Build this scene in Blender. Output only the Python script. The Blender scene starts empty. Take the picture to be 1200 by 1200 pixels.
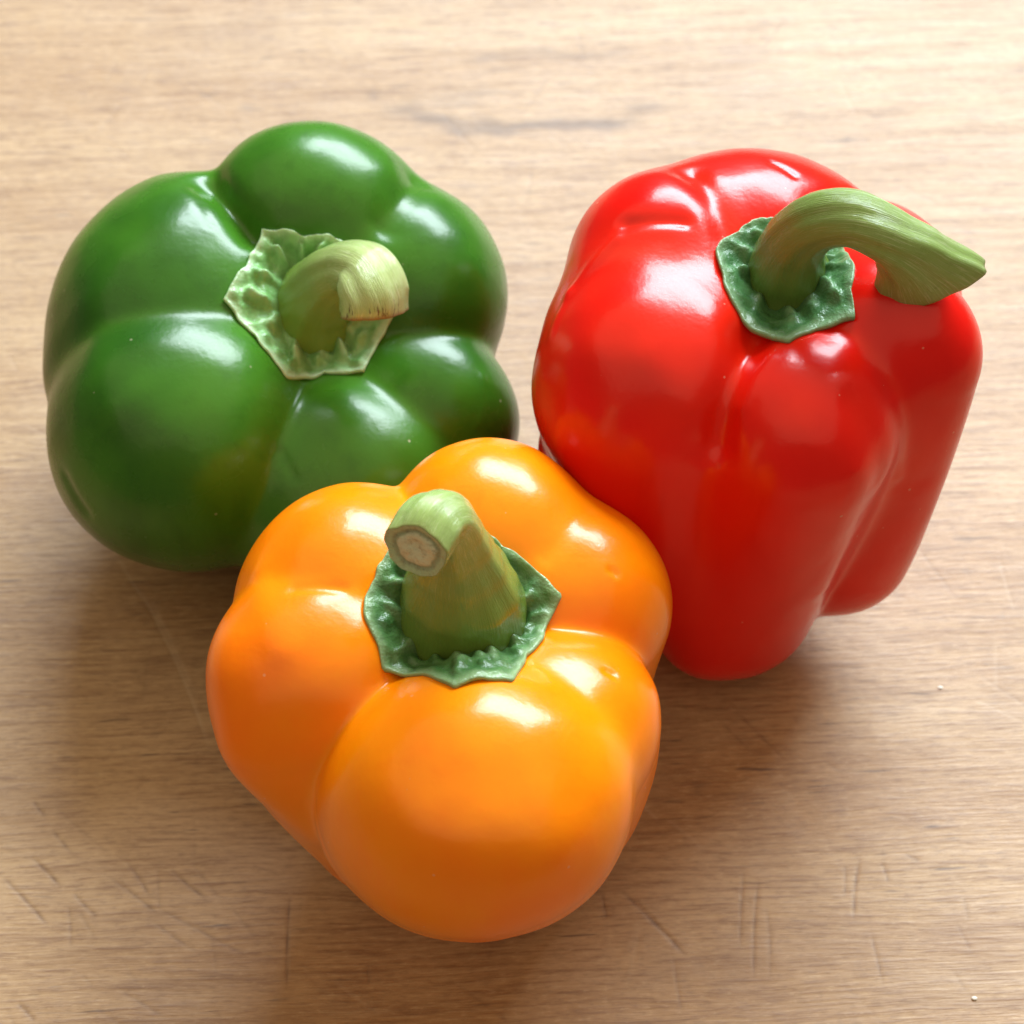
import bpy, bmesh, math, json
import numpy as np
from mathutils import Vector, Matrix, noise

scene = bpy.context.scene
C = scene.collection
CM = 0.01                                   # the shapes below are written in centimetres

# ---------------------------------------------------------------- camera
PITCH = math.radians(54.0)
cam_data = bpy.data.cameras.new("camera")
cam = bpy.data.objects.new("camera", cam_data)
C.objects.link(cam)
cam.location = (0, -0.52 * math.cos(PITCH), 0.52 * math.sin(PITCH))
cam.rotation_euler = (math.pi / 2 - PITCH, 0, 0)
cam_data.sensor_width = 36
cam_data.lens = 90
cam_data.clip_start = 0.02
cam_data.clip_end = 50
cam_data.dof.use_dof = True
cam_data.dof.focus_distance = 0.430
cam_data.dof.aperture_fstop = 25.0
scene.camera = cam

# ---------------------------------------------------------------- light: a window behind the board, a dim room
world = bpy.data.worlds.new("World")
scene.world = world
world.use_nodes = True
bg = world.node_tree.nodes["Background"]
bg.inputs["Color"].default_value = (1.0, 0.82, 0.58, 1)
bg.inputs["Strength"].default_value = 0.15

def window_lamp(name, loc, target, sx, sy, power, col):
    d = bpy.data.lights.new(name, "AREA")
    d.shape = "RECTANGLE"; d.size = sx; d.size_y = sy
    d.energy = power; d.color = col
    o = bpy.data.objects.new(name, d); C.objects.link(o)
    o.location = loc
    o.rotation_euler = (Vector(target) - Vector(loc)).to_track_quat("-Z", "Y").to_euler()
    return o
window_lamp("window_light", (0.86, 2.36, 2.02), (0, 0, 0.04), 2.60, 1.30, 250.0, (0.80, 0.925, 1.0))

# daylight thrown back by a white ceiling
window_lamp("ceiling_bounce", (0.0, -0.3, 2.5), (0, -0.3, 0), 6.0, 6.0, 70.0, (1.0, 0.80, 0.52))

scene.view_settings.view_transform = "Standard"
scene.view_settings.look = "None"
scene.view_settings.exposure = 0.16
scene.view_settings.gamma = 1.0
scene.view_settings.use_curve_mapping = False
scene.cycles.use_denoising = True
scene.cycles.max_bounces = 8

# ---------------------------------------------------------------- helpers
def empty(name, loc, rot):
    o = bpy.data.objects.new(name, None)
    o.empty_display_size = 0.02
    C.objects.link(o)
    o.matrix_world = Matrix.Translation(loc) @ rot.to_4x4()
    return o

def mesh_obj(name, verts, faces, mat, parent=None, attrs=None, uv=None):
    me = bpy.data.meshes.new(name)
    me.from_pydata([tuple(v) for v in np.asarray(verts).tolist()], [], [tuple(f) for f in faces])
    me.update()
    me.polygons.foreach_set("use_smooth", np.ones(len(me.polygons), dtype=bool))
    for k, v in (attrs or {}).items():
        a = me.attributes.new(k, "FLOAT", "POINT")
        a.data.foreach_set("value", np.asarray(v, dtype=np.float32))
    if mat: me.materials.append(mat)
    o = bpy.data.objects.new(name, me)
    C.objects.link(o)
    if parent: o.parent = parent
    return o

def grid_faces(rows, cols, wrap=True):
    f = []
    for i in range(rows - 1):
        a = i * cols; b = a + cols
        n = cols if wrap else cols - 1
        for j in range(n):
            k = (j + 1) % cols
            f.append((a + j, a + k, b + k, b + j))
    return f

class Nodes:
    """small shorthand for building a node material"""
    def __init__(self, name):
        self.m = bpy.data.materials.new(name); self.m.use_nodes = True
        self.t = self.m.node_tree
        self.p = self.t.nodes["Principled BSDF"]
    def n(self, kind, **kw):
        x = self.t.nodes.new(kind)
        for k, v in kw.items(): setattr(x, k, v)
        return x
    def l(self, a, b): self.t.links.new(a, b)
    def put(self, sock, v):
        if hasattr(v, "is_output") or isinstance(v, bpy.types.NodeSocket): self.l(v, sock)
        elif isinstance(v, tuple) and len(v) == 3 and sock.type == "RGBA": sock.default_value = (*v, 1)
        else: sock.default_value = v
    def math(self, op, a, b=0.0, c=None, clamp=False):
        x = self.n("ShaderNodeMath", operation=op, use_clamp=clamp)
        self.put(x.inputs[0], a); self.put(x.inputs[1], b)
        if c is not None: self.put(x.inputs[2], c)
        return x.outputs[0]
    def mix(self, f, a, b, blend="MIX"):
        x = self.n("ShaderNodeMix", data_type="RGBA", blend_type=blend)
        self.put(x.inputs[0], f); self.put(x.inputs[6], a); self.put(x.inputs[7], b)
        return x.outputs[2]
    def noise(self, vec, scale, detail=3, rough=0.5, dist=0.0):
        x = self.n("ShaderNodeTexNoise")
        self.l(vec, x.inputs["Vector"])
        x.inputs["Scale"].default_value = scale; x.inputs["Detail"].default_value = detail
        x.inputs["Roughness"].default_value = rough; x.inputs["Distortion"].default_value = dist
        return x.outputs["Fac"]
    def ramp(self, f, a, b):
        x = self.n("ShaderNodeMapRange", interpolation_type="SMOOTHSTEP")
        self.put(x.inputs[0], f); x.inputs[1].default_value = a; x.inputs[2].default_value = b
        return x.outputs[0]
    def mapping(self, vec, scale=(1, 1, 1), rot=(0, 0, 0), loc=(0, 0, 0)):
        x = self.n("ShaderNodeMapping")
        self.l(vec, x.inputs[0]); x.inputs["Scale"].default_value = scale
        x.inputs["Rotation"].default_value = rot; x.inputs["Location"].default_value = loc
        return x.outputs[0]
    def attr(self, name):
        return self.n("ShaderNodeAttribute", attribute_name=name).outputs["Fac"]
    def bump(self, h, strength, dist, prev=None):
        x = self.n("ShaderNodeBump")
        self.l(h, x.inputs["Height"]); x.inputs["Strength"].default_value = strength; x.inputs["Distance"].default_value = dist
        if prev is not None: self.l(prev, x.inputs["Normal"])
        return x.outputs[0]

# ---------------------------------------------------------------- materials
def skin_material(name, base, deep, tint, tint_amt, sss_col, rough=0.24):
    N = Nodes(name); p = N.p
    oc = N.n("ShaderNodeTexCoord").outputs["Object"]
    big = N.noise(oc, 22, 3, 0.55)
    col = N.mix(N.ramp(big, 0.36, 0.66), base, deep)
    # faint streaks that run from crown to base
    st = N.noise(N.mapping(oc, (1, 1, 0.12)), 260, 3, 0.6)
    col = N.mix(N.math("MULTIPLY", N.ramp(st, 0.48, 0.72), 0.26), col, deep)
    patch = N.noise(N.mapping(oc, loc=(0.31, 0.7, 0.2)), 30, 2, 0.5)
    col = N.mix(N.math("MULTIPLY", N.ramp(patch, 0.52, 0.72), tint_amt), col, tint)
    # the groove lines keep a paler, waxier skin
    col = N.mix(N.math("MULTIPLY", N.attr("groove"), 0.22), col, tint)
    # scattered pale pores, and a few larger corky flecks
    for sc, sz, few, amt in ((330, 0.10, 0.80, 0.22), (150, 0.05, 0.90, 0.40)):
        v = N.n("ShaderNodeTexVoronoi"); N.l(oc, v.inputs["Vector"]); v.inputs["Scale"].default_value = sc
        rnd = N.n("ShaderNodeSeparateColor"); N.l(v.outputs["Color"], rnd.inputs[0])
        dot = N.math("LESS_THAN", v.outputs["Distance"], N.math("MULTIPLY", rnd.outputs[1], sz))
        dot = N.math("MULTIPLY", dot, N.math("GREATER_THAN", rnd.outputs[0], few))
        col = N.mix(N.math("MULTIPLY", dot, amt), col, (0.75, 0.66, 0.48))
    N.l(col, p.inputs["Base Color"])
    p.inputs["Subsurface Weight"].default_value = 0.22
    p.inputs["Subsurface Radius"].default_value = sss_col
    p.inputs["Subsurface Scale"].default_value = 0.006
    wax = N.noise(oc, 60, 4, 0.6)
    N.l(N.math("ADD", N.math("MULTIPLY", wax, 0.12), rough - 0.06), p.inputs["Roughness"])
    p.inputs["IOR"].default_value = 1.40
    p.inputs["Coat Weight"].default_value = 0.06
    p.inputs["Coat Roughness"].default_value = 0.12
    h0 = N.noise(N.mapping(oc, (1, 1, 0.5)), 48, 2, 0.5); h1 = N.noise(oc, 130, 4, 0.6); h2 = N.noise(oc, 1100, 2, 0.5)
    b = N.bump(h0, 0.22, 0.0014); b = N.bump(h1, 0.21, 0.0007, b); b = N.bump(h2, 0.07, 0.0002, b)
    # long fibres under the skin show as very faint ridges
    b = N.bump(st, 0.10, 0.0003, b)
    N.l(b, p.inputs["Normal"]); N.l(b, p.inputs["Coat Normal"])
    return N.m

def calyx_material(name, dark, mid, rim):
    N = Nodes(name); p = N.p
    oc = N.n("ShaderNodeTexCoord").outputs["Object"]
    s = N.attr("radial"); r = N.attr("rib")
    col = N.mix(N.ramp(N.noise(oc, 260, 4, 0.6), 0.35, 0.65), dark, mid)
    col = N.mix(N.math("MULTIPLY", N.ramp(r, 0.35, 1.0), 0.35), col, rim)
    col = N.mix(N.math("MULTIPLY", N.math("ADD", N.ramp(s, 0.80, 1.0), N.math("MULTIPLY", N.noise(oc, 300, 3), 0.25)), 0.55), col, rim)
    N.l(col, p.inputs["Base Color"])
    N.l(N.math("ADD", N.math("MULTIPLY", N.noise(oc, 500, 3), 0.25), 0.22), p.inputs["Roughness"])
    p.inputs["Subsurface Weight"].default_value = 0.15
    p.inputs["Subsurface Radius"].default_value = (0.4, 1.0, 0.2)
    p.inputs["Subsurface Scale"].default_value = 0.002
    b = N.bump(N.noise(oc, 420, 4, 0.6), 0.5, 0.0012)
    N.l(b, p.inputs["Normal"])
    return N.m

def stem_material(name, low, high, streak, brown_amt):
    N = Nodes(name); p = N.p
    tc = N.n("ShaderNodeTexCoord"); oc = tc.outputs["Object"]; uv = tc.outputs["UV"]
    t = N.attr("along")
    col = N.mix(N.ramp(t, 0.15, 0.75), low, high)
    st = N.noise(N.mapping(uv, (1.0, 0.055, 1)), 55, 4, 0.65)
    col = N.mix(N.math("MULTIPLY", N.math("MULTIPLY", N.ramp(st, 0.5, 0.72), N.ramp(t, 0.25, 0.7)), 0.65), col, streak)
    col = N.mix(N.math("MULTIPLY", N.ramp(N.noise(oc, 700, 3, 0.6), 0.5, 0.75), 0.25), col, low)
    # dried brown fibres near the cut end
    br = N.noise(N.mapping(uv, (1.0, 0.12, 1), loc=(0.37, 0.2, 0)), 16, 4, 0.7)
    bf = N.math("MULTIPLY", N.ramp(br, 0.56, 0.66), N.ramp(t, 0.72, 0.95))
    col = N.mix(N.math("MULTIPLY", bf, brown_amt), col, (0.10, 0.055, 0.03))
    lip = N.math("MULTIPLY", N.ramp(t, 0.955, 1.0), brown_amt)
    col = N.mix(lip, col, (0.24, 0.13, 0.05))
    N.l(col, p.inputs["Base Color"])
    p.inputs["Roughness"].default_value = 0.15
    p.inputs["Subsurface Weight"].default_value = 0.12
    p.inputs["Subsurface Radius"].default_value = (0.5, 1.0, 0.25)
    p.inputs["Subsurface Scale"].default_value = 0.002
    b = N.bump(st, 0.35, 0.0008); b = N.bump(N.noise(oc, 900, 3), 0.12, 0.0004, b)
    N.l(b, p.inputs["Normal"])
    return N.m

def cut_material(name, rind, ring, pith):
    N = Nodes(name); p = N.p
    oc = N.n("ShaderNodeTexCoord").outputs["Object"]
    s = N.math("ADD", N.attr("radial"), N.math("MULTIPLY", N.math("SUBTRACT", N.noise(oc, 350, 3), 0.5), 0.18))
    col = N.mix(N.ramp(s, 0.58, 0.68), pith, ring)
    col = N.mix(N.ramp(s, 0.76, 0.86), col, rind)
    col = N.mix(N.math("MULTIPLY", N.ramp(N.noise(oc, 800, 4, 0.7), 0.48, 0.7), 0.5), col, (0.16, 0.11, 0.06))
    N.l(col, p.inputs["Base Color"])
    p.inputs["Roughness"].default_value = 0.15
    N.l(N.bump(N.noise(oc, 900, 4, 0.7), 0.6, 0.0008), p.inputs["Normal"])
    return N.m

def wood_material():
    N = Nodes("worn_wood"); p = N.p
    oc = N.n("ShaderNodeTexCoord").outputs["Object"]
    sep = N.n("ShaderNodeSeparateXYZ"); N.l(N.mapping(oc, rot=(0, 0, math.radians(-2.6))), sep.inputs[0])
    x, y = sep.outputs[0], sep.outputs[1]
    # the grain swings round a knot at the back of the board
    wob = N.math("MULTIPLY", N.math("SUBTRACT", N.noise(N.mapping(oc, (0.6, 2.0, 1)), 14, 3), 0.5), 0.006)
    yy = N.math("ADD", y, wob)
    comb = N.n("ShaderNodeCombineXYZ"); N.l(x, comb.inputs[0]); N.l(yy, comb.inputs[1])
    g = comb.outputs[0]
    fine = N.noise(N.mapping(g, (0.075, 1, 1)), 1000, 5, 0.68)
    mid = N.noise(N.mapping(g, (0.075, 1, 1)), 260, 5, 0.66)
    broad = N.noise(N.mapping(g, (0.16, 1, 1)), 30, 3, 0.5)
    pale, tan, brown = (0.445, 0.280, 0.138), (0.355, 0.195, 0.076), (0.155, 0.058, 0.016)
    col = N.mix(N.ramp(broad, 0.32, 0.68), pale, tan)
    col = N.mix(N.math("MULTIPLY", N.ramp(mid, 0.48, 0.70), 0.34), col, brown)
    col = N.mix(N.math("MULTIPLY", N.ramp(fine, 0.47, 0.68), 0.55), col, brown)
    col = N.mix(N.math("MULTIPLY", N.ramp(fine, 0.50, 0.26), 0.45), col, (0.55, 0.37, 0.20))
    # short broken flecks
    fl = N.noise(N.mapping(g, (0.30, 1, 1), loc=(0.3, 0.8, 0)), 1300, 4, 0.65)
    col = N.mix(N.math("MULTIPLY", N.ramp(fl, 0.49, 0.68), 0.32), col, (0.15, 0.065, 0.025))
    col = N.mix(N.math("MULTIPLY", N.ramp(fl, 0.46, 0.30), 0.35), col, (0.58, 0.40, 0.22))
    # short dark pores
    por = N.noise(N.mapping(g, (0.10, 1, 1), loc=(0.9, 0.4, 0)), 820, 2, 0.5)
    pores = N.math("MULTIPLY", N.ramp(por, 0.63, 0.72), N.ramp(N.noise(oc, 45, 2), 0.40, 0.62))
    col = N.mix(N.math("MULTIPLY", pores, 0.75), col, (0.10, 0.05, 0.025))
    # knot figure: dark arcs that open round a pale heart
    kx = N.math("DIVIDE", N.math("SUBTRACT", x, 0.010), 0.034); ky = N.math("DIVIDE", N.math("SUBTRACT", yy, 0.120), 0.0125)
    rr = N.math("SQRT", N.math("ADD", N.math("MULTIPLY", kx, kx), N.math("MULTIPLY", ky, ky)))
    rr = N.math("ADD", rr, N.math("MULTIPLY", N.math("SUBTRACT", N.noise(g, 55, 3), 0.5), 0.9))
    ring = N.math("MULTIPLY", N.ramp(N.math("ABSOLUTE", N.math("SUBTRACT", rr, 0.95)), 0.26, 0.0), N.ramp(N.noise(N.mapping(g, (0.5, 1, 1), loc=(0.62, 0.13, 0)), 60, 2), 0.40, 0.56))
    heart = N.math("MULTIPLY", N.ramp(rr, 1.1, 0.2), N.ramp(N.noise(N.mapping(g, (0.4, 1, 1), loc=(0.5, 0.3, 0)), 70, 2), 0.47, 0.62))
    kf = N.math("MAXIMUM", N.math("MULTIPLY", ring, 0.95), N.math("MULTIPLY", heart, 0.70))
    col = N.mix(kf, col, (0.150, 0.075, 0.032))
    # mottled wear and stains
    stain = N.noise(oc, 26, 4, 0.6)
    col = N.mix(N.math("MULTIPLY", N.ramp(stain, 0.48, 0.70), 0.28), col, (0.23, 0.12, 0.06))
    fleck = N.noise(N.mapping(oc, (0.7, 1, 1), rot=(0, 0, 0.5)), 330, 3, 0.6)
    col = N.mix(N.math("MULTIPLY", N.ramp(fleck, 0.56, 0.74), 0.22), col, (0.22, 0.12, 0.06))
    # knife marks
    cut = N.attr("knife_mark"); scr = N.attr("scrape")
    col = N.mix(N.math("MULTIPLY", N.math("MULTIPLY", cut, N.ramp(N.noise(oc, 420, 3, 0.6), 0.15, 0.48)), 0.92), col, (0.13, 0.060, 0.028))
    col = N.mix(N.math("MULTIPLY", scr, 0.35), col, (0.60, 0.47, 0.33))
    N.l(col, p.inputs["Base Color"])
    N.l(N.math("ADD", N.math("MULTIPLY", mid, 0.25), 0.40), p.inputs["Roughness"])
    p.inputs["IOR"].default_value = 1.68
    b = N.bump(fine, 0.35, 0.0006); b = N.bump(pores, -0.3, 0.0005, b); b = N.bump(N.noise(oc, 70, 3), 0.3, 0.0012, b)
    N.l(b, p.inputs["Normal"])
    return N.m

# ---------------------------------------------------------------- the cutting board
def axis_lines(lo, hi, step, outer):
    a = np.arange(lo, hi + step / 2, step)
    left = lo - np.cumsum(np.geomspace(step * 2, (lo - outer[0]) / 2.2, 9)); left = left[left > outer[0]]
    right = hi + np.cumsum(np.geomspace(step * 2, (outer[1] - hi) / 2.2, 9)); right = right[right < outer[1]]
    return np.concatenate([[outer[0]], left[::-1], a, right, [outer[1]]])

KNIFE = [[-4.07, -8.66, -4.03, -10.57, 0.9], [2.0, -8.57, 3.17, -9.93, 0.95], [2.22, -8.69, 3.08, -9.76, 0.6], [1.66, -8.61, 1.74, -9.18, 0.8], [4.28, -8.17, 4.13, -9.76, 0.55], [4.54, -8.34, 4.34, -10.4, 0.6], [6.44, -7.87, 6.22, -9.25, 0.7], [6.15, -8.03, 6.09, -8.73, 0.5], [6.83, -7.99, 6.93, -8.45, 0.6], [6.51, -9.38, 6.66, -10.53, 0.55], [4.65, -8.87, 4.62, -10.4, 0.4], [2.92, -9.89, 3.03, -11.06, 0.4], [-8.92, -7.87, -8.27, -8.52, 0.9], [-9.36, -8.31, -8.4, -9.33, 0.85], [-8.06, -8.61, -7.54, -9.14, 0.7], [-8.11, -8.83, -7.97, -9.76, 0.5], [-7.13, -7.96, -6.62, -8.73, 0.7], [-6.3, -8.13, -5.59, -8.75, 0.9], [-7.41, -8.31, -6.44, -9.08, 0.75], [-6.5, -8.92, -4.74, -9.93, 0.6], [-8.59, -7.28, -8.12, -7.85, 0.7], [-8.82, -10.81, -8.45, -11.18, 0.8], [-9.0, -6.69, -8.73, -7.04, 0.9], [-7.02, -10.57, -6.19, -11.09, 0.6], [-6.56, -9.18, -5.67, -9.83, 0.55], [-6.54, -7.99, -6.4, -9.13, 0.35], [-7.91, -8.95, -7.55, -9.56, 0.4], [-5.15, -8.87, -4.64, -9.56, 0.4], [-7.41, -1.89, -5.73, -5.66, -0.8], [-7.19, -2.09, -6.06, -4.48, -0.5], [-8.07, -0.85, -6.51, -3.3, -0.45], [4.3, -4.71, 5.21, -5.84, 0.6], [4.01, -4.96, 4.55, -5.62, 0.5], [2.43, -6.8, 2.74, -7.13, -0.8], [2.87, -7.09, 3.63, -7.81, -0.4], [8.07, -9.21, 8.31, -9.89, 0.4], [7.27, -7.81, 7.57, -7.99, 0.5], [8.28, -8.69, 8.31, -9.21, 0.4], [-2.61, -10.06, -2.57, -10.48, 0.6], [8.15, -0.85, 8.8, -2.09, 0.4], [9.76, -1.06, 9.94, -2.5, -0.5]]
def build_board():
    xs = axis_lines(-13.0, 13.0, 0.036, (-38, 38)); ys = axis_lines(-12.5, 15.5, 0.036, (-26, 30))
    nx, ny = len(xs), len(ys)
    X, Y = np.meshgrid(xs, ys); X = X.ravel(); Y = Y.ravel()
    dark = np.zeros(len(X)); pale = np.zeros(len(X)); Z = np.zeros(len(X))
    rng = np.random.default_rng(11)
    segs = [tuple(s) for s in KNIFE]
    for k in range(150):                     # many fainter marks, in the few directions a hand cuts
        cx, cy = rng.uniform(-12.5, 12.5), rng.uniform(-12, 14)
        a = math.radians(rng.choice([-48, -40, -58, 92, 85, 60, -30]) + rng.normal(0, 6)); ln = rng.uniform(0.3, 1.7)
        segs.append((cx - math.cos(a) * ln / 2, cy - math.sin(a) * ln / 2, cx + math.cos(a) * ln / 2, cy + math.sin(a) * ln / 2,
                     rng.uniform(0.12, 0.42) * (1 if rng.random() < 0.75 else -1)))
    for x0, y0, x1, y1, s in segs:
        ix0, ix1 = np.searchsorted(xs, [min(x0, x1) - 0.2, max(x0, x1) + 0.2]); iy0, iy1 = np.searchsorted(ys, [min(y0, y1) - 0.2, max(y0, y1) + 0.2])
        if ix1 <= ix0 or iy1 <= iy0: continue
        ii = (np.arange(iy0, iy1)[:, None] * nx + np.arange(ix0, ix1)[None]).ravel()
        dx, dy = x1 - x0, y1 - y0; L2 = dx * dx + dy * dy; L = math.sqrt(L2)
        t = ((X[ii] - x0) * dx + (Y[ii] - y0) * dy) / L2
        bend = 0.05 * L * np.sin(math.pi * np.clip(t, 0, 1)) * (((x0 * 7.3) % 1) - 0.5)
        off = ((X[ii] - x0) * -dy + (Y[ii] - y0) * dx) / L - bend
        taper = np.clip(np.minimum(t, 1 - t) * 5 + 0.05, 0, 1) * ((t > 0) & (t < 1))
        g = np.exp(-(off / 0.030) ** 2) * taper
        if s > 0: dark[ii] = np.maximum(dark[ii], g * s * (0.72 + 0.28 * np.sin(t * 17 + y0 * 3)))
        else: pale[ii] = np.maximum(pale[ii], g * -s)
        Z[ii] -= g * abs(s) * 0.012
    V = np.stack([X, Y, Z], 1) * CM
    f = grid_faces(ny, nx, wrap=False)
    # sides and underside
    n0 = len(V)
    ring = list(range(nx)) + [i * nx + nx - 1 for i in range(1, ny)] + [(ny - 1) * nx + j for j in range(nx - 2, -1, -1)] + [i * nx for i in range(ny - 2, 0, -1)]
    R = V[ring].copy(); mid = np.array([4 * CM * 0, 2 * CM, 0])
    e = 0.3 * CM
    S1 = R.copy(); S1[:, :2] += np.sign(S1[:, :2] - mid[:2]) * e * (np.abs(S1[:, :2] - mid[:2]) > np.array([37.9, 27.9]) * CM); S1[:, 2] = -e
    S2 = S1.copy(); S2[:, 2] = -2.6 * CM
    V = np.concatenate([V, S1, S2]); m = len(ring)
    for k in range(m):
        k2 = (k + 1) % m
        f.append((ring[k2], ring[k], n0 + k, n0 + k2)); f.append((n0 + k2, n0 + k, n0 + m + k, n0 + m + k2))
    f.append(tuple(n0 + m + k for k in range(m)))
    pad = np.zeros(2 * m)
    o = mesh_obj("cutting_board", V, f, wood_material(), None, {"knife_mark": np.concatenate([dark, pad]), "scrape": np.concatenate([pale, pad])})
    o["label"] = "worn brown wooden cutting board with knife marks under the three peppers"
    o["category"] = "cutting board"
    return o

# ---------------------------------------------------------------- bell peppers
def round_cone(p, a, b, r1, r2):
    ba = b - a; l2 = ba @ ba; rr = r1 - r2; a2 = l2 - rr * rr; il2 = 1 / l2
    pa = p - a; y = pa @ ba; z = y - l2
    q = pa * l2 - np.outer(y, ba); x2 = (q * q).sum(-1); y2 = y * y * l2; z2 = z * z * l2
    k = np.sign(rr) * rr * rr * x2
    d = (np.sqrt(x2 * a2 * il2) + y * rr) * il2 - r1
    d = np.where(np.sign(y) * a2 * y2 < k, np.sqrt(x2 + y2) * il2 - r1, d)
    return np.where(np.sign(z) * a2 * z2 > k, np.sqrt(x2 + z2) * il2 - r2, d)

def blend(ds, k):
    m = ds.min(0)
    return m - k * np.log(np.exp(-(ds - m) / k).sum(0))

class Fruit:
    """a bell pepper's flesh: swollen lobes that taper to the base, blended into one skin"""
    def __init__(self, P):
        self.h = P["h"]; self.groups = P["GR"]; self.low = P["low"]; self.kc, self.ks = P["blend"]; self.L = np.array(P["L"])
    def lobes(self, p):
        out = []
        for phi, d1, z1, r1, d2, z2, r2, st, tb, bm in self.L:
            c, s = math.cos(phi), math.sin(phi)
            q = np.stack([p[:, 0] * c + p[:, 1] * s, (-p[:, 0] * s + p[:, 1] * c) / st, p[:, 2]], 1)
            a = np.array([d1, 0, z1]); b = np.array([d2, tb / st, z2]); t = np.clip(((q - a) @ (b - a)) / ((b - a) @ (b - a)), 0, 1)
            out.append(round_cone(q, a, b, r1, r2) - bm * 4 * t * (1 - t))
        return np.array(out)
    def sdf(self, p):
        """lobes of one group flow into each other; a sharp groove parts the groups"""
        ds = self.lobes(p)
        kk = iter(self.h["kg"])
        kz = np.clip((p[:, 2] - 2.0) / 3.5, 0.25, 1) if self.low else 1.0
        g = np.array([ds[q[0]] if len(q) == 1 else blend(ds[q], next(kk) * kz) for q in self.groups])
        body = blend(g, self.h["k"] + self.h["k1"] * np.exp(-((p[:, 2] - self.kc) / self.ks) ** 2))
        core = round_cone(p, np.array([0, 0, self.h["zf"] - 1.8]), np.array([0, 0, 2.0]), 1.8, 1.0)     # the floor of the hollow round the stem
        return blend(np.array([body, core]), 0.28)
    def radial(self, c, D, rmax=9.0, n=34):
        lo = np.zeros(len(D)); hi = np.full(len(D), rmax)
        for _ in range(n):
            mid = (lo + hi) / 2; neg = self.sdf(c + D * mid[:, None]) < 0
            lo = np.where(neg, mid, lo); hi = np.where(neg, hi, mid)
        return lo
    def top(self, xy):
        lo = np.full(len(xy), 3.0); hi = np.full(len(xy), 12.0)
        # walk down from above to the first hit, then bisect
        zs = np.linspace(12, 3, 91); hit = np.full(len(xy), 3.0); done = np.zeros(len(xy), bool)
        for z in zs:
            d = self.sdf(np.column_stack([xy, np.full(len(xy), z)])) < 0
            new = d & ~done; hit[new] = z; done |= d
        lo = hit; hi = hit + 0.11
        for _ in range(20):
            mid = (lo + hi) / 2; neg = self.sdf(np.column_stack([xy, mid])) < 0
            lo = np.where(neg, mid, lo); hi = np.where(neg, hi, mid)
        return lo

def flesh(F, P, mat, root, seed, folds=()):
    nt, np_ = 420, 260
    th = np.linspace(0, 2 * math.pi, nt, endpoint=False); ph = np.linspace(0.004, math.pi - 0.004, np_)
    PH, TH = np.meshgrid(ph, th, indexing="ij"); PH = PH.ravel(); TH = TH.ravel()
    D = np.stack([np.sin(PH) * np.cos(TH), np.sin(PH) * np.sin(TH), np.cos(PH)], 1)
    c = np.array([0, 0, P["zc"]])
    r = F.radial(c, D); V = c + D * r[:, None]
    ds = np.sort(F.lobes(V), axis=0); groove = np.exp(-((ds[1] - ds[0]) / 0.16) ** 2) * np.clip((V[:, 2] - 2) / 3, 0, 1)
    n1 = np.array([noise.noise((v[0] * .55 + seed, v[1] * .55, v[2] * .4)) for v in V])
    n2 = np.array([noise.noise((v[0] * 1.5 + seed, v[1] * 1.5 + 3, v[2] * 0.7)) for v in V])
    disp = 0.05 * n1 + 0.016 * n2
    w = np.clip(V[:, 2] / 0.8, 0, 1) * np.clip((np.hypot(V[:, 0], V[:, 1]) - 0.6) / 1.2, 0, 1)
    for fx, fy, fz, gx, gy, gz, wd, am in folds:                     # soft ridges (+) and dents (-) from one point to another
        a = np.array([fx, fy, fz]); b = np.array([gx, gy, gz]); ab = b - a
        t = np.clip(((V - a) @ ab) / (ab @ ab), 0, 1); dist = np.linalg.norm(V - (a + t[:, None] * ab), axis=1)
        disp = disp + am * np.exp(-(dist / wd) ** 2)
    V = V + D * (disp * w)[:, None]
    V = np.concatenate([V, [[0, 0, V[:nt, 2].mean()]], [[0, 0, V[-nt:, 2].mean()]]])
    f = grid_faces(np_, nt); f = [tuple(q[::-1]) for q in f]
    n = np_ * nt
    f += [(n, j, (j + 1) % nt) for j in range(nt)]; b0 = (np_ - 1) * nt
    f += [(n + 1, b0 + (j + 1) % nt, b0 + j) for j in range(nt)]
    return mesh_obj("flesh", V * CM, f, mat, root, {"groove": np.concatenate([groove, [0, 0]])})

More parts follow.
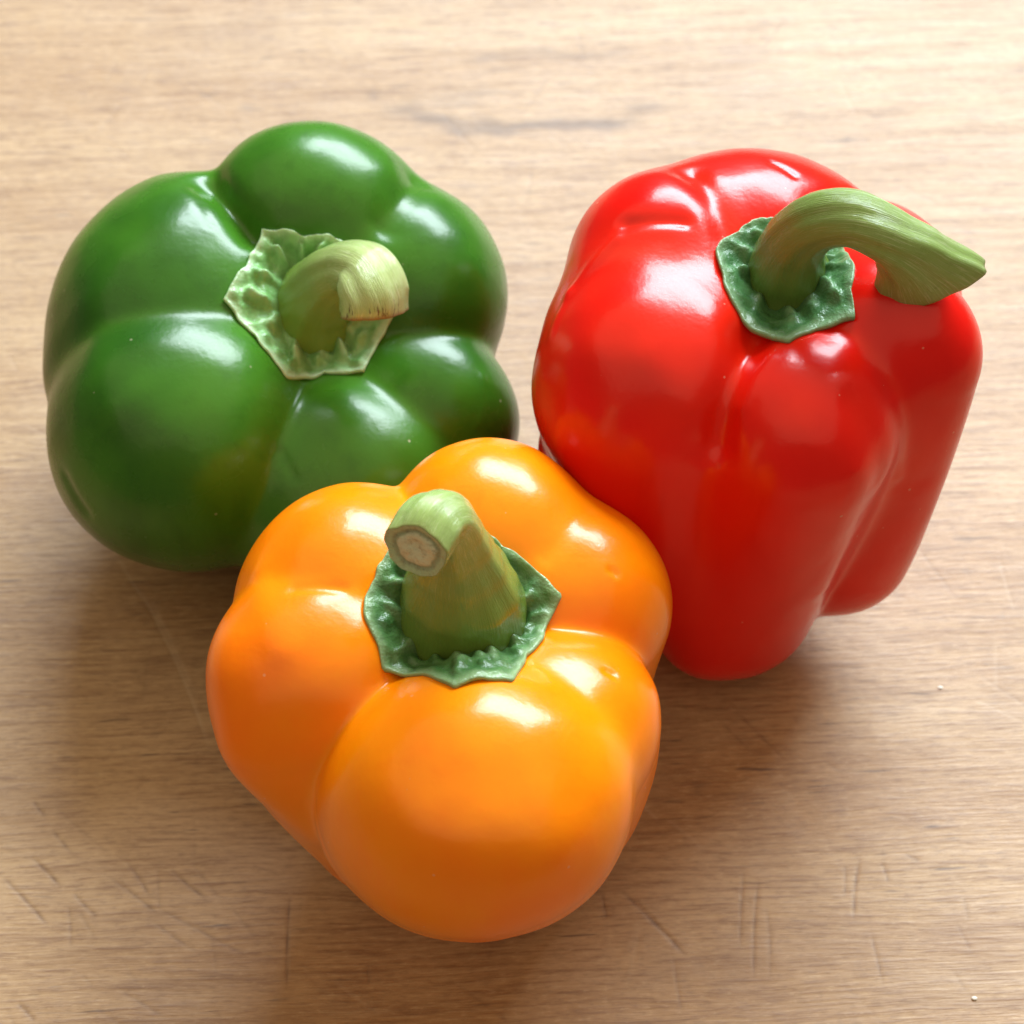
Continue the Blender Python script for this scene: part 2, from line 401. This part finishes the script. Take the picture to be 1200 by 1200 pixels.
def calyx(F, P, mat, root, seed, r_in, pucker, lift):
    nt, nr = 216, 30
    pol = sorted((a % 360, b) for a, b, _ in P["cal"])
    A = np.radians([p[0] for p in pol]); Rr = np.array([p[1] for p in pol])
    th = np.linspace(0, 2 * math.pi, nt, endpoint=False)
    rout = np.interp(th, np.concatenate([A - 2 * math.pi, A, A + 2 * math.pi]), np.tile(Rr, 3))
    rng = np.random.default_rng(seed)
    rout = rout + 0.008 * np.sin(th * 17 + seed) + 0.006 * np.sin(th * 29)
    # the ribs: one towards each tip, one or two between
    tips = [A[i] for i in range(len(A)) if Rr[i] > Rr[i - 1] and Rr[i] >= Rr[(i + 1) % len(A)]]
    ribs = []
    for i, a in enumerate(tips):
        nx = tips[(i + 1) % len(tips)] + (2 * math.pi if i == len(tips) - 1 else 0)
        ribs.append((a, 1.0, 0.11))
        n = max(1, int(round((nx - a) / 0.5)) - 1)
        for k in range(n):
            ribs.append((a + (nx - a) * (k + 1) / (n + 1) + rng.normal(0, .04), rng.uniform(.5, 1.0), rng.uniform(.11, .17)))
    S = np.linspace(0, 1, nr)
    for a in tips:
        d = (th - a + math.pi) % (2 * math.pi) - math.pi
        rout = rout + 0.10 * np.exp(-np.abs(d) / 0.07)
    rows, rad, rb = [], [], []
    for s in S:
        r = r_in * (1 - s) + rout * s
        z = F.top(np.column_stack([r * np.cos(th), r * np.sin(th)]))
        zf = np.fft.rfft(z); zf[7:] = 0; zs = np.fft.irfft(zf, nt)
        base = np.maximum(z, zs) + lift * (1.0 - 0.55 * s)
        ridge = np.zeros(nt)
        for a, h, w in ribs:
            d = (th + 0.06 * math.sin(s * 5 + a * 3) - a + math.pi) % (2 * math.pi) - math.pi
            ridge = np.maximum(ridge, h * np.exp(-(d / (w * (1.25 - 0.5 * s))) ** 2))
        env = math.exp(-((s - 0.46) / 0.24) ** 2)
        crumple = np.array([noise.noise((r[j] * math.cos(t) * 4.6 + seed, r[j] * math.sin(t) * 4.6, 0)) for j, t in enumerate(th)])
        z2 = base + pucker * (env * (1.3 * ridge - 0.45) + 0.7 * crumple * math.sin(math.pi * s) ** 0.7) + 0.025 * s ** 6
        z2 = np.maximum(z2, z + 0.03)
        rows.append(np.stack([r * np.cos(th), r * np.sin(th), z2], 1)); rad.append(np.full(nt, s)); rb.append(ridge * env)
    under = [(nr - 1, 0.025, -0.04), (nr - 1, 0.010, -0.10), (nr - 6, 0.0, -0.12), (nr - 12, 0.0, -0.14)]   # the leaf's thickness
    top = [q.copy() for q in rows]
    for i, dr, dz in under:
        e = top[i].copy(); e[:, 0] += dr * np.cos(th); e[:, 1] += dr * np.sin(th); e[:, 2] += dz
        rows.append(e); rad.append(np.ones(nt)); rb.append(np.zeros(nt))
    V = np.concatenate(rows); f = grid_faces(len(rows), nt)
    return mesh_obj("calyx", V * CM, f, mat, root, {"radial": np.concatenate(rad), "rib": np.concatenate(rb)})

def spline(pts, n):
    P = np.array(pts, float); out = []
    ext = np.vstack([2 * P[0] - P[1], P, 2 * P[-1] - P[-2]]); m = len(P) - 1
    for u in np.linspace(0, m, n):
        i = min(int(u), m - 1); t = u - i; a, b, c, d = ext[i:i + 4]
        out.append(0.5 * (2 * b + (c - a) * t + (2 * a - 5 * b + 4 * c - d) * t * t + (3 * b - a - 3 * c + d) * t ** 3))
    return np.array(out)

def stem(P, mat, cutmat, root, seed, radii, side, tilt=(0, 0, 0)):
    """radii: (in the plane of the bend, across it) at even steps along the stalk"""
    n, m = 90, 56
    c = spline(P["stem"], n)
    T = np.gradient(c, axis=0); T /= np.linalg.norm(T, axis=1, keepdims=True)
    B = np.array(side, float); fr = []
    for i in range(n):
        b = B - T[i] * (B @ T[i]); b /= np.linalg.norm(b); fr.append((np.cross(b, T[i]), b))
    R = np.array(radii); u = np.linspace(0, len(R) - 1, n)
    k = np.minimum(u.astype(int), len(R) - 2); t = (u - k)[:, None]; t = t * t * (3 - 2 * t) * 0.5 + t * 0.5
    rr = R[k] * (1 - t) + R[k + 1] * t
    an = np.linspace(0, 2 * math.pi, m, endpoint=False)
    rows, al = [], []
    Tend = T[-1] + np.array(tilt); Tend /= np.linalg.norm(Tend)
    for i in range(n):
        s = i / (n - 1)
        facet = 1 + 0.035 * min(1, s * 3) * np.cos(5 * an + seed + s) + 0.018 * np.cos(11 * an + seed * 2)
        nz = np.array([noise.noise((math.cos(q) * 1.2 + seed, math.sin(q) * 1.2, s * 5)) for q in an])
        off = (np.cos(an) * rr[i, 0] * facet * (1 + 0.05 * nz))[:, None] * fr[i][0] + (np.sin(an) * rr[i, 1] * facet * (1 + 0.05 * nz))[:, None] * fr[i][1]
        w = max(0.0, (s - 0.72) / 0.28) ** 2                          # the knife's plane tilts the last rings
        off = off - w * np.outer(off @ Tend, T[i]) / max(0.4, T[i] @ Tend)
        rows.append(c[i] + off); al.append(np.full(m, s))
    last = rows[-1]
    lipc = last.mean(0)
    rows.append(last * 0.97 + lipc * 0.03 + Tend * 0.012); al.append(np.full(m, 1.0))
    V = np.concatenate(rows); f = grid_faces(len(rows), m)
    o = mesh_obj("stem", V * CM, f, mat, root, {"along": np.concatenate(al)})
    uv = o.data.uv_layers.new(name="UVMap"); L = len(rows)
    co = np.zeros((len(o.data.loops), 2)); li = np.zeros(len(o.data.loops), dtype=np.int32)
    o.data.loops.foreach_get("vertex_index", li)
    row = li // m; colm = li % m
    wrap = np.zeros(len(li), bool)
    colq = colm.reshape(-1, 4); wrapq = (colq.max(1) == m - 1) & (colq.min(1) == 0)
    cw = colq.astype(float); cw[wrapq[:, None] & (colq == 0)] = m
    co[:, 0] = cw.ravel() / m * 3.0; co[:, 1] = row / L * 3.0
    uv.data.foreach_set("uv", co.ravel())
    # the cut face
    rings, rad = [], []
    edge = rows[-1]; rng = np.random.default_rng(seed)
    for s in np.linspace(1, 0.02, 14):
        dz = -0.05 * (1 - s) ** 0.5 - 0.035 * math.exp(-((s - 0.72) / 0.07) ** 2) + 0.02 * math.exp(-((s - 0.45) / 0.2) ** 2)
        jit = np.array([noise.noise((math.cos(q) * 2 * s + seed, math.sin(q) * 2 * s, 1.7)) for q in an]) * 0.05 * (1 - s)
        rings.append(lipc + Tend * 0.012 + (edge - lipc - Tend * 0.012) * s * 0.995 + np.outer(dz + jit + 0.002, Tend)); rad.append(np.full(m, s))
    Vc = np.concatenate(rings)
    oc = mesh_obj("cut_face", Vc * CM, grid_faces(len(rings), m) + [tuple(range(13 * m, 14 * m))], cutmat, o, {"radial": np.concatenate(rad)})
    return o

DATA = json.loads('''{"orange": {"h": {"x": -0.3496, "y": -7.0711, "tx": -0.0632, "ty": -0.0891, "k": 0.0703, "k1": 0.0918, "kg": [0.169, 0.0893], "zf": 6.0061}, "o": [-0.35, -7.071, -0.067], "GR": [[0, 1], [2, 5], [3], [4]], "L": [[1.356, 2.152, 5.646, 1.844, 0.851, 1.539, 1.363, 1.0, -0.638, 0.048], [0.622, 2.077, 4.865, 1.898, 1.308, 1.167, 1.18, 0.986, -0.402, 0.016], [-1.491, 2.819, 5.009, 2.31, 1.274, 1.641, 1.655, 1.121, 0.016, 0.096], [-2.933, 2.483, 5.466, 1.913, 1.661, 1.994, 1.821, 1.028, 0.363, 0.108], [2.665, 2.19, 5.506, 2.015, 1.724, 1.9, 1.504, 1.075, -0.397, 0.142], [-0.857, 2.017, 4.749, 1.792, 1.37, 1.494, 1.53, 1.198, -0.214, 0.152]], "cal": [[71.4, 1.15, 7.19], [46.1, 1.19, 6.99], [28.4, 1.37, 6.75], [5.9, 1.68, 6.47], [-9.5, 1.5, 6.21], [-43.7, 1.61, 6.55], [-62.8, 2.11, 7.04], [-75.2, 2.03, 7.16], [-87.7, 2.06, 7.2], [-107.2, 1.66, 6.88], [-130.8, 1.67, 6.65], [-144.5, 1.55, 6.95], [-162.5, 1.53, 7.13], [173.9, 1.29, 7.22], [152.1, 1.23, 7.29], [129.2, 1.29, 7.2], [110.5, 1.37, 7.05], [91.2, 1.21, 7.19]], "folds": [[-3.85, -1.3, 6.51, -3.46, -2.17, 5.25, 0.8, 0.16], [-3.46, -2.17, 5.25, -2.52, -2.89, 4.06, 0.8, 0.24], [-1.42, -3.14, 6.78, -0.11, -4.55, 6.51, 0.65, 0.035], [-0.38, -4.43, 6.59, 0.41, -4.7, 6.33, 0.6, 0.03], [0.41, -4.7, 6.33, 1.59, -4.48, 6.02, 0.65, 0.035], [1.59, -4.48, 6.02, 2.75, -2.58, 5.62, 0.65, 0.04], [0.2, -3.71, 7.14, 1.52, -3.58, 6.85, 0.8, -0.05], [-3.36, 0.56, 6.96, -2.77, -1.19, 7.23, 0.3, 0.05], [-2.62, -0.05, 7.33, -1.84, -0.07, 7.3, 0.12, -0.04], [2.25, 1.85, 6.64, 1.53, 0.83, 6.8, 0.2, -0.05], [2.6, 0.71, 6.45, 2.68, 0.68, 6.39, 0.07, -0.035], [2.49, -1.21, 6.21, 2.6, -1.24, 6.14, 0.07, -0.035], [0.48, -2.25, 1.3, 0.4, -1.86, 0.7, 0.9, 0.22]], "zt": 6.15, "stem": [[0.01, 0.0, 5.95], [0.11, -0.02, 6.84], [0.17, -0.08, 7.74], [0.17, -0.15, 8.54], [0.12, -0.26, 9.14], [-0.07, -0.49, 9.39], [-0.33, -0.95, 9.3]], "blend": [3.0, 1.7], "low": 0}, "green": {"h": {"x": -3.8422, "y": 1.2372, "tx": 0.0676, "ty": 0.0017, "k": 0.0792, "k1": 0.0697, "kg": [0.1658, 0.1207], "zf": 5.4983}, "o": [-3.842, 1.237, -0.515], "GR": [[0, 1], [2, 3], [4], [5]], "L": [[1.565, 2.319, 5.782, 1.811, 1.225, 2.064, 1.627, 1.174, 0.222, 0.074], [0.675, 2.092, 4.778, 2.066, 1.035, 2.509, 1.69, 1.07, -0.468, 0.087], [-0.473, 2.346, 3.924, 1.962, 1.66, 2.423, 1.866, 0.859, 0.309, 0.036], [-1.358, 2.72, 3.874, 2.108, 1.78, 2.44, 1.804, 1.1, 0.317, 0.177], [-2.446, 3.075, 4.541, 2.563, 1.386, 2.194, 1.405, 0.978, 0.219, 0.079], [2.872, 2.516, 4.489, 2.678, 1.33, 2.444, 2.009, 1.232, -0.915, 0.135]], "cal": [[128.4, 1.23, 6.81], [91.7, 0.84, 6.84], [49.4, 1.08, 6.77], [25.2, 1.42, 6.71], [7.4, 1.7, 6.56], [-5.7, 1.71, 6.29], [-18.6, 1.55, 5.93], [-34.0, 1.51, 5.73], [-50.1, 1.58, 5.62], [-75.2, 1.28, 5.54], [-100.5, 1.66, 6.04], [-129.1, 1.39, 6.46], [-161.8, 1.45, 6.74], [166.8, 1.11, 6.77]], "folds": [[-2.0, 2.32, 6.82, -1.09, 1.05, 6.86, 0.3, -0.3], [2.0, 2.57, 6.62, 1.51, 1.22, 6.9, 0.35, -0.14], [-4.37, -3.41, 5.28, -4.01, -3.92, 4.92, 0.14, -0.05], [-6.56, 3.68, -8.75, -7.02, 5.4, -12.86, 0.12, -0.04], [-1.97, 1.64, 7.03, -1.8, 1.07, 7.09, 0.1, -0.03], [3.29, -1.23, 5.46, 3.2, -2.15, 5.11, 0.07, 0.02], [-3.73, -0.4, 6.73, -3.37, -2.73, 6.78, 0.6, 0.08], [-2.27, -2.99, 6.89, -1.68, -3.9, 6.04, 0.8, 0.06], [-0.36, -3.17, 5.78, -0.11, -3.64, 5.65, 0.1, -0.03], [-2.29, 3.03, 5.6, -2.17, 2.88, 2.5, 0.55, -0.4], [-4.11, -0.87, 4.7, -3.81, -0.81, 1.6, 0.75, 0.5], [-3.52, -0.75, 5.4, -4.11, -0.87, 4.6, 0.5, 0.15]], "zt": 5.81, "stem": [[0.07, 0.04, 5.6], [0.23, -0.05, 6.31], [0.5, -0.17, 7.02], [0.88, -0.31, 7.53], [1.21, -0.63, 7.81], [1.33, -1.04, 7.78], [1.34, -1.29, 7.5]], "blend": [3.0, 1.7], "low": 0}, "red": {"h": {"x": 4.2856, "y": -1.9172, "tx": -0.175, "ty": 0.073, "k": 0.149, "k1": 0.1528, "kg": [0.3356, 0.2896], "zf": 7.8375}, "o": [4.286, -1.917, -0.401], "GR": [[0, 1], [2, 3, 4], [5]], "L": [[2.657, 2.28, 7.562, 1.756, 1.217, 2.061, 1.583, 0.984, 0.226, 0.16], [-2.696, 2.373, 6.561, 2.284, 0.917, 1.587, 1.431, 0.992, 1.172, 0.019], [-1.489, 2.3, 6.765, 1.841, 1.403, 1.859, 1.679, 0.935, -0.279, 0.033], [-0.527, 2.108, 7.679, 1.686, 1.609, 2.95, 1.801, 0.743, -0.105, 0.079], [0.483, 1.786, 7.124, 1.889, 0.796, 2.169, 1.112, 0.961, -0.167, 0.239], [1.892, 1.826, 7.243, 2.049, 1.456, 2.096, 1.41, 1.344, -0.331, 0.155]], "cal": [[128.6, 0.84, 9.03], [161.5, 0.99, 8.95], [-175.3, 1.36, 8.93], [-157.2, 1.37, 8.77], [-140.0, 1.54, 8.69], [-124.4, 1.71, 8.52], [-114.6, 1.91, 8.38], [-104.6, 1.95, 8.45], [-95.5, 2.03, 8.56], [-80.0, 1.79, 8.59], [-61.4, 1.86, 8.78], [-53.7, 1.47, 9.01], [-24.0, 1.02, 9.06], [23.4, 0.82, 8.85], [64.6, 0.77, 8.86], [102.3, 0.69, 8.96]], "folds": [[-2.98, -2.91, 5.33, -1.16, -2.85, 1.61, 0.95, 0.3], [0.95, -3.91, 7.14, 1.06, -3.18, 3.69, 0.35, 0.05], [-3.44, -2.17, 8.05, -3.4, -2.81, 5.84, 0.5, 0.05], [-0.81, -1.94, 8.35, -1.31, -3.25, 7.18, 0.36, -0.24], [-0.56, -2.37, 8.43, -1.01, -3.07, 7.86, 0.14, 0.05], [-3.09, 0.16, 8.8, -3.86, -0.47, 8.05, 0.13, 0.05], [-3.86, -0.47, 8.05, -4.19, -1.15, 7.62, 0.12, 0.04], [-1.75, 1.69, 9.27, -1.18, 0.27, 9.02, 0.28, -0.16], [1.36, 1.9, 8.81, 0.51, 1.19, 9.03, 0.3, -0.1], [-2.91, 0.41, 8.99, -1.95, 0.31, 9.21, 0.13, -0.07], [1.73, -2.63, 7.79, 2.08, -2.61, 5.98, 0.13, 0.035], [0.85, -3.18, 8.23, 1.5, -3.53, 6.81, 0.3, -0.06], [-0.15, -3.8, 7.75, -0.46, -3.87, 5.8, 0.5, 0.05], [-0.22, 2.08, 9.27, 0.15, 1.78, 9.23, 0.09, -0.05], [-2.6, -2.42, 8.31, -1.97, -2.99, 7.69, 0.45, 0.05], [2.39, -2.26, 8.48, 2.65, -2.39, 5.81, 0.35, -0.05], [-3.19, 0.22, 8.0, -3.5, 0.12, 7.2, 0.6, 0.2], [-4.2, -0.15, 6.2, -4.2, -0.15, 5.6, 0.7, -0.08], [-3.47, -0.49, 4.2, -2.97, -0.42, 1.5, 1.0, 0.62]], "zt": 8.41, "stem": [[0.06, -0.08, 8.2], [-0.1, -0.35, 8.86], [-0.06, -0.61, 9.63], [0.18, -0.91, 10.26], [0.65, -1.21, 10.59], [1.19, -1.46, 10.49], [1.69, -1.49, 10.11], [2.22, -1.29, 9.37]], "blend": [4.5, 2.0], "low": 1}}''')

def rot_of(h):
    cx, sx, cy, sy = math.cos(h["tx"]), math.sin(h["tx"]), math.cos(h["ty"]), math.sin(h["ty"])
    return Matrix(((cy, 0, sy), (0, 1, 0), (-sy, 0, cy))) @ Matrix(((1, 0, 0), (0, cx, -sx), (0, sx, cx)))

def bell_pepper(key, label, seed, zc, skin, cal_mat, stem_mat, cut_mat, r_in, pucker, lift, radii, side, tilt=(0, 0, 0)):
    P = DATA[key]; P["zc"] = zc
    root = empty("bell_pepper", Vector(P["o"]) * CM, rot_of(P["h"]))
    root["label"] = label; root["category"] = "bell pepper"; root["group"] = "bell peppers on the cutting board"
    F = Fruit(P)
    flesh(F, P, skin, root, seed, P["folds"])
    calyx(F, P, cal_mat, root, seed, r_in, pucker, lift)
    stem(P, stem_mat, cut_mat, root, seed, radii, side, tilt)
    return root

build_board()

bell_pepper("orange", "glossy orange bell pepper in front with an upright stem cut towards the viewer", 3, 3.2,
    skin_material("orange_skin", (0.99, 0.260, 0.001), (0.98, 0.195, 0.001), (0.99, 0.33, 0.003), 0.35, (1.0, 0.35, 0.08)),
    calyx_material("orange_pepper_calyx", (0.030, 0.112, 0.024), (0.070, 0.190, 0.050), (0.34, 0.47, 0.25)),
    stem_material("orange_pepper_stem", (0.16, 0.255, 0.040), (0.33, 0.46, 0.14), (0.58, 0.66, 0.36), 0.15),
    cut_material("orange_pepper_stem_cut", (0.40, 0.50, 0.29), (0.32, 0.37, 0.22), (0.60, 0.61, 0.42)),
    0.55, 0.20, 0.13,
    [(1.16, 1.16), (1.07, 1.09), (0.98, 1.00), (0.74, 0.76), (0.56, 0.58), (0.48, 0.50), (0.46, 0.49), (0.48, 0.52), (0.50, 0.55), (0.48, 0.55)], (0.85, -0.5, 0.1), (0.0, -0.22, 0.42))

bell_pepper("green", "dark green bell pepper tilted behind the orange one with a short curled pale stem", 7, 3.2,
    skin_material("green_skin", (0.045, 0.172, 0.010), (0.016, 0.085, 0.004), (0.070, 0.180, 0.012), 0.28, (0.35, 1.0, 0.12), 0.27),
    calyx_material("green_pepper_calyx", (0.13, 0.34, 0.080), (0.24, 0.48, 0.17), (0.60, 0.75, 0.50)),
    stem_material("green_pepper_stem", (0.20, 0.33, 0.055), (0.42, 0.52, 0.20), (0.62, 0.68, 0.40), 0.85),
    cut_material("green_pepper_stem_cut", (0.34, 0.30, 0.13), (0.20, 0.15, 0.07), (0.45, 0.33, 0.17)),
    0.45, 0.27, 0.14,
    [(0.90, 0.90), (0.72, 0.72), (0.58, 0.60), (0.50, 0.54), (0.51, 0.58), (0.55, 0.66), (0.52, 0.70)], (0.6, 0.75, -0.2))

bell_pepper("red", "tall shiny red bell pepper with a long hooked stem flaring at its cut end", 12, 5.0,
    skin_material("red_skin", (0.80, 0.009, 0.003), (0.70, 0.004, 0.002), (0.88, 0.040, 0.009), 0.30, (1.0, 0.12, 0.06)),
    calyx_material("red_pepper_calyx", (0.03, 0.125, 0.032), (0.07, 0.20, 0.065), (0.28, 0.42, 0.24)),
    stem_material("red_pepper_stem", (0.15, 0.24, 0.045), (0.25, 0.36, 0.10), (0.52, 0.60, 0.34), 0.10),
    cut_material("red_pepper_stem_cut", (0.40, 0.42, 0.24), (0.30, 0.28, 0.15), (0.55, 0.48, 0.32)),
    0.40, 0.15, 0.09,
    [(0.92, 0.92), (0.68, 0.70), (0.56, 0.59), (0.49, 0.53), (0.45, 0.50), (0.43, 0.48), (0.46, 0.47), (0.64, 0.46), (1.02, 0.44)], (-0.15, 0.85, 0.45))

# ---------------------------------------------------------------- two specks of crumb on the board
def crumb(x, y, r, label, seed):
    N = Nodes("crumb_white"); N.p.inputs["Base Color"].default_value = (0.72, 0.66, 0.58, 1); N.p.inputs["Roughness"].default_value = 0.6
    bm = bmesh.new(); bmesh.ops.create_icosphere(bm, subdivisions=3, radius=r * CM)
    for v in bm.verts:
        k = 1 + 0.9 * noise.noise(v.co * (110 / r * 0.1) + Vector((seed, 0, 0)))
        v.co = Vector((v.co.x * k * 1.3, v.co.y * k, v.co.z * k * 0.45))
    me = bpy.data.meshes.new("crumb"); bm.to_mesh(me); bm.free()
    me.polygons.foreach_set("use_smooth", np.ones(len(me.polygons), dtype=bool)); me.materials.append(N.m)
    o = bpy.data.objects.new("crumb", me); C.objects.link(o); o.location = (x * CM, y * CM, r * 0.2 * CM)
    o["label"] = label; o["category"] = "crumb"; o["group"] = "white crumbs on the board"
crumb(8.26, -10.73, 0.062, 'white crumb on the board at its bottom right corner', 1.3)
crumb(8.29, -4.20, 0.042, 'smaller white crumb on the board to the right of the red pepper', 4.1)
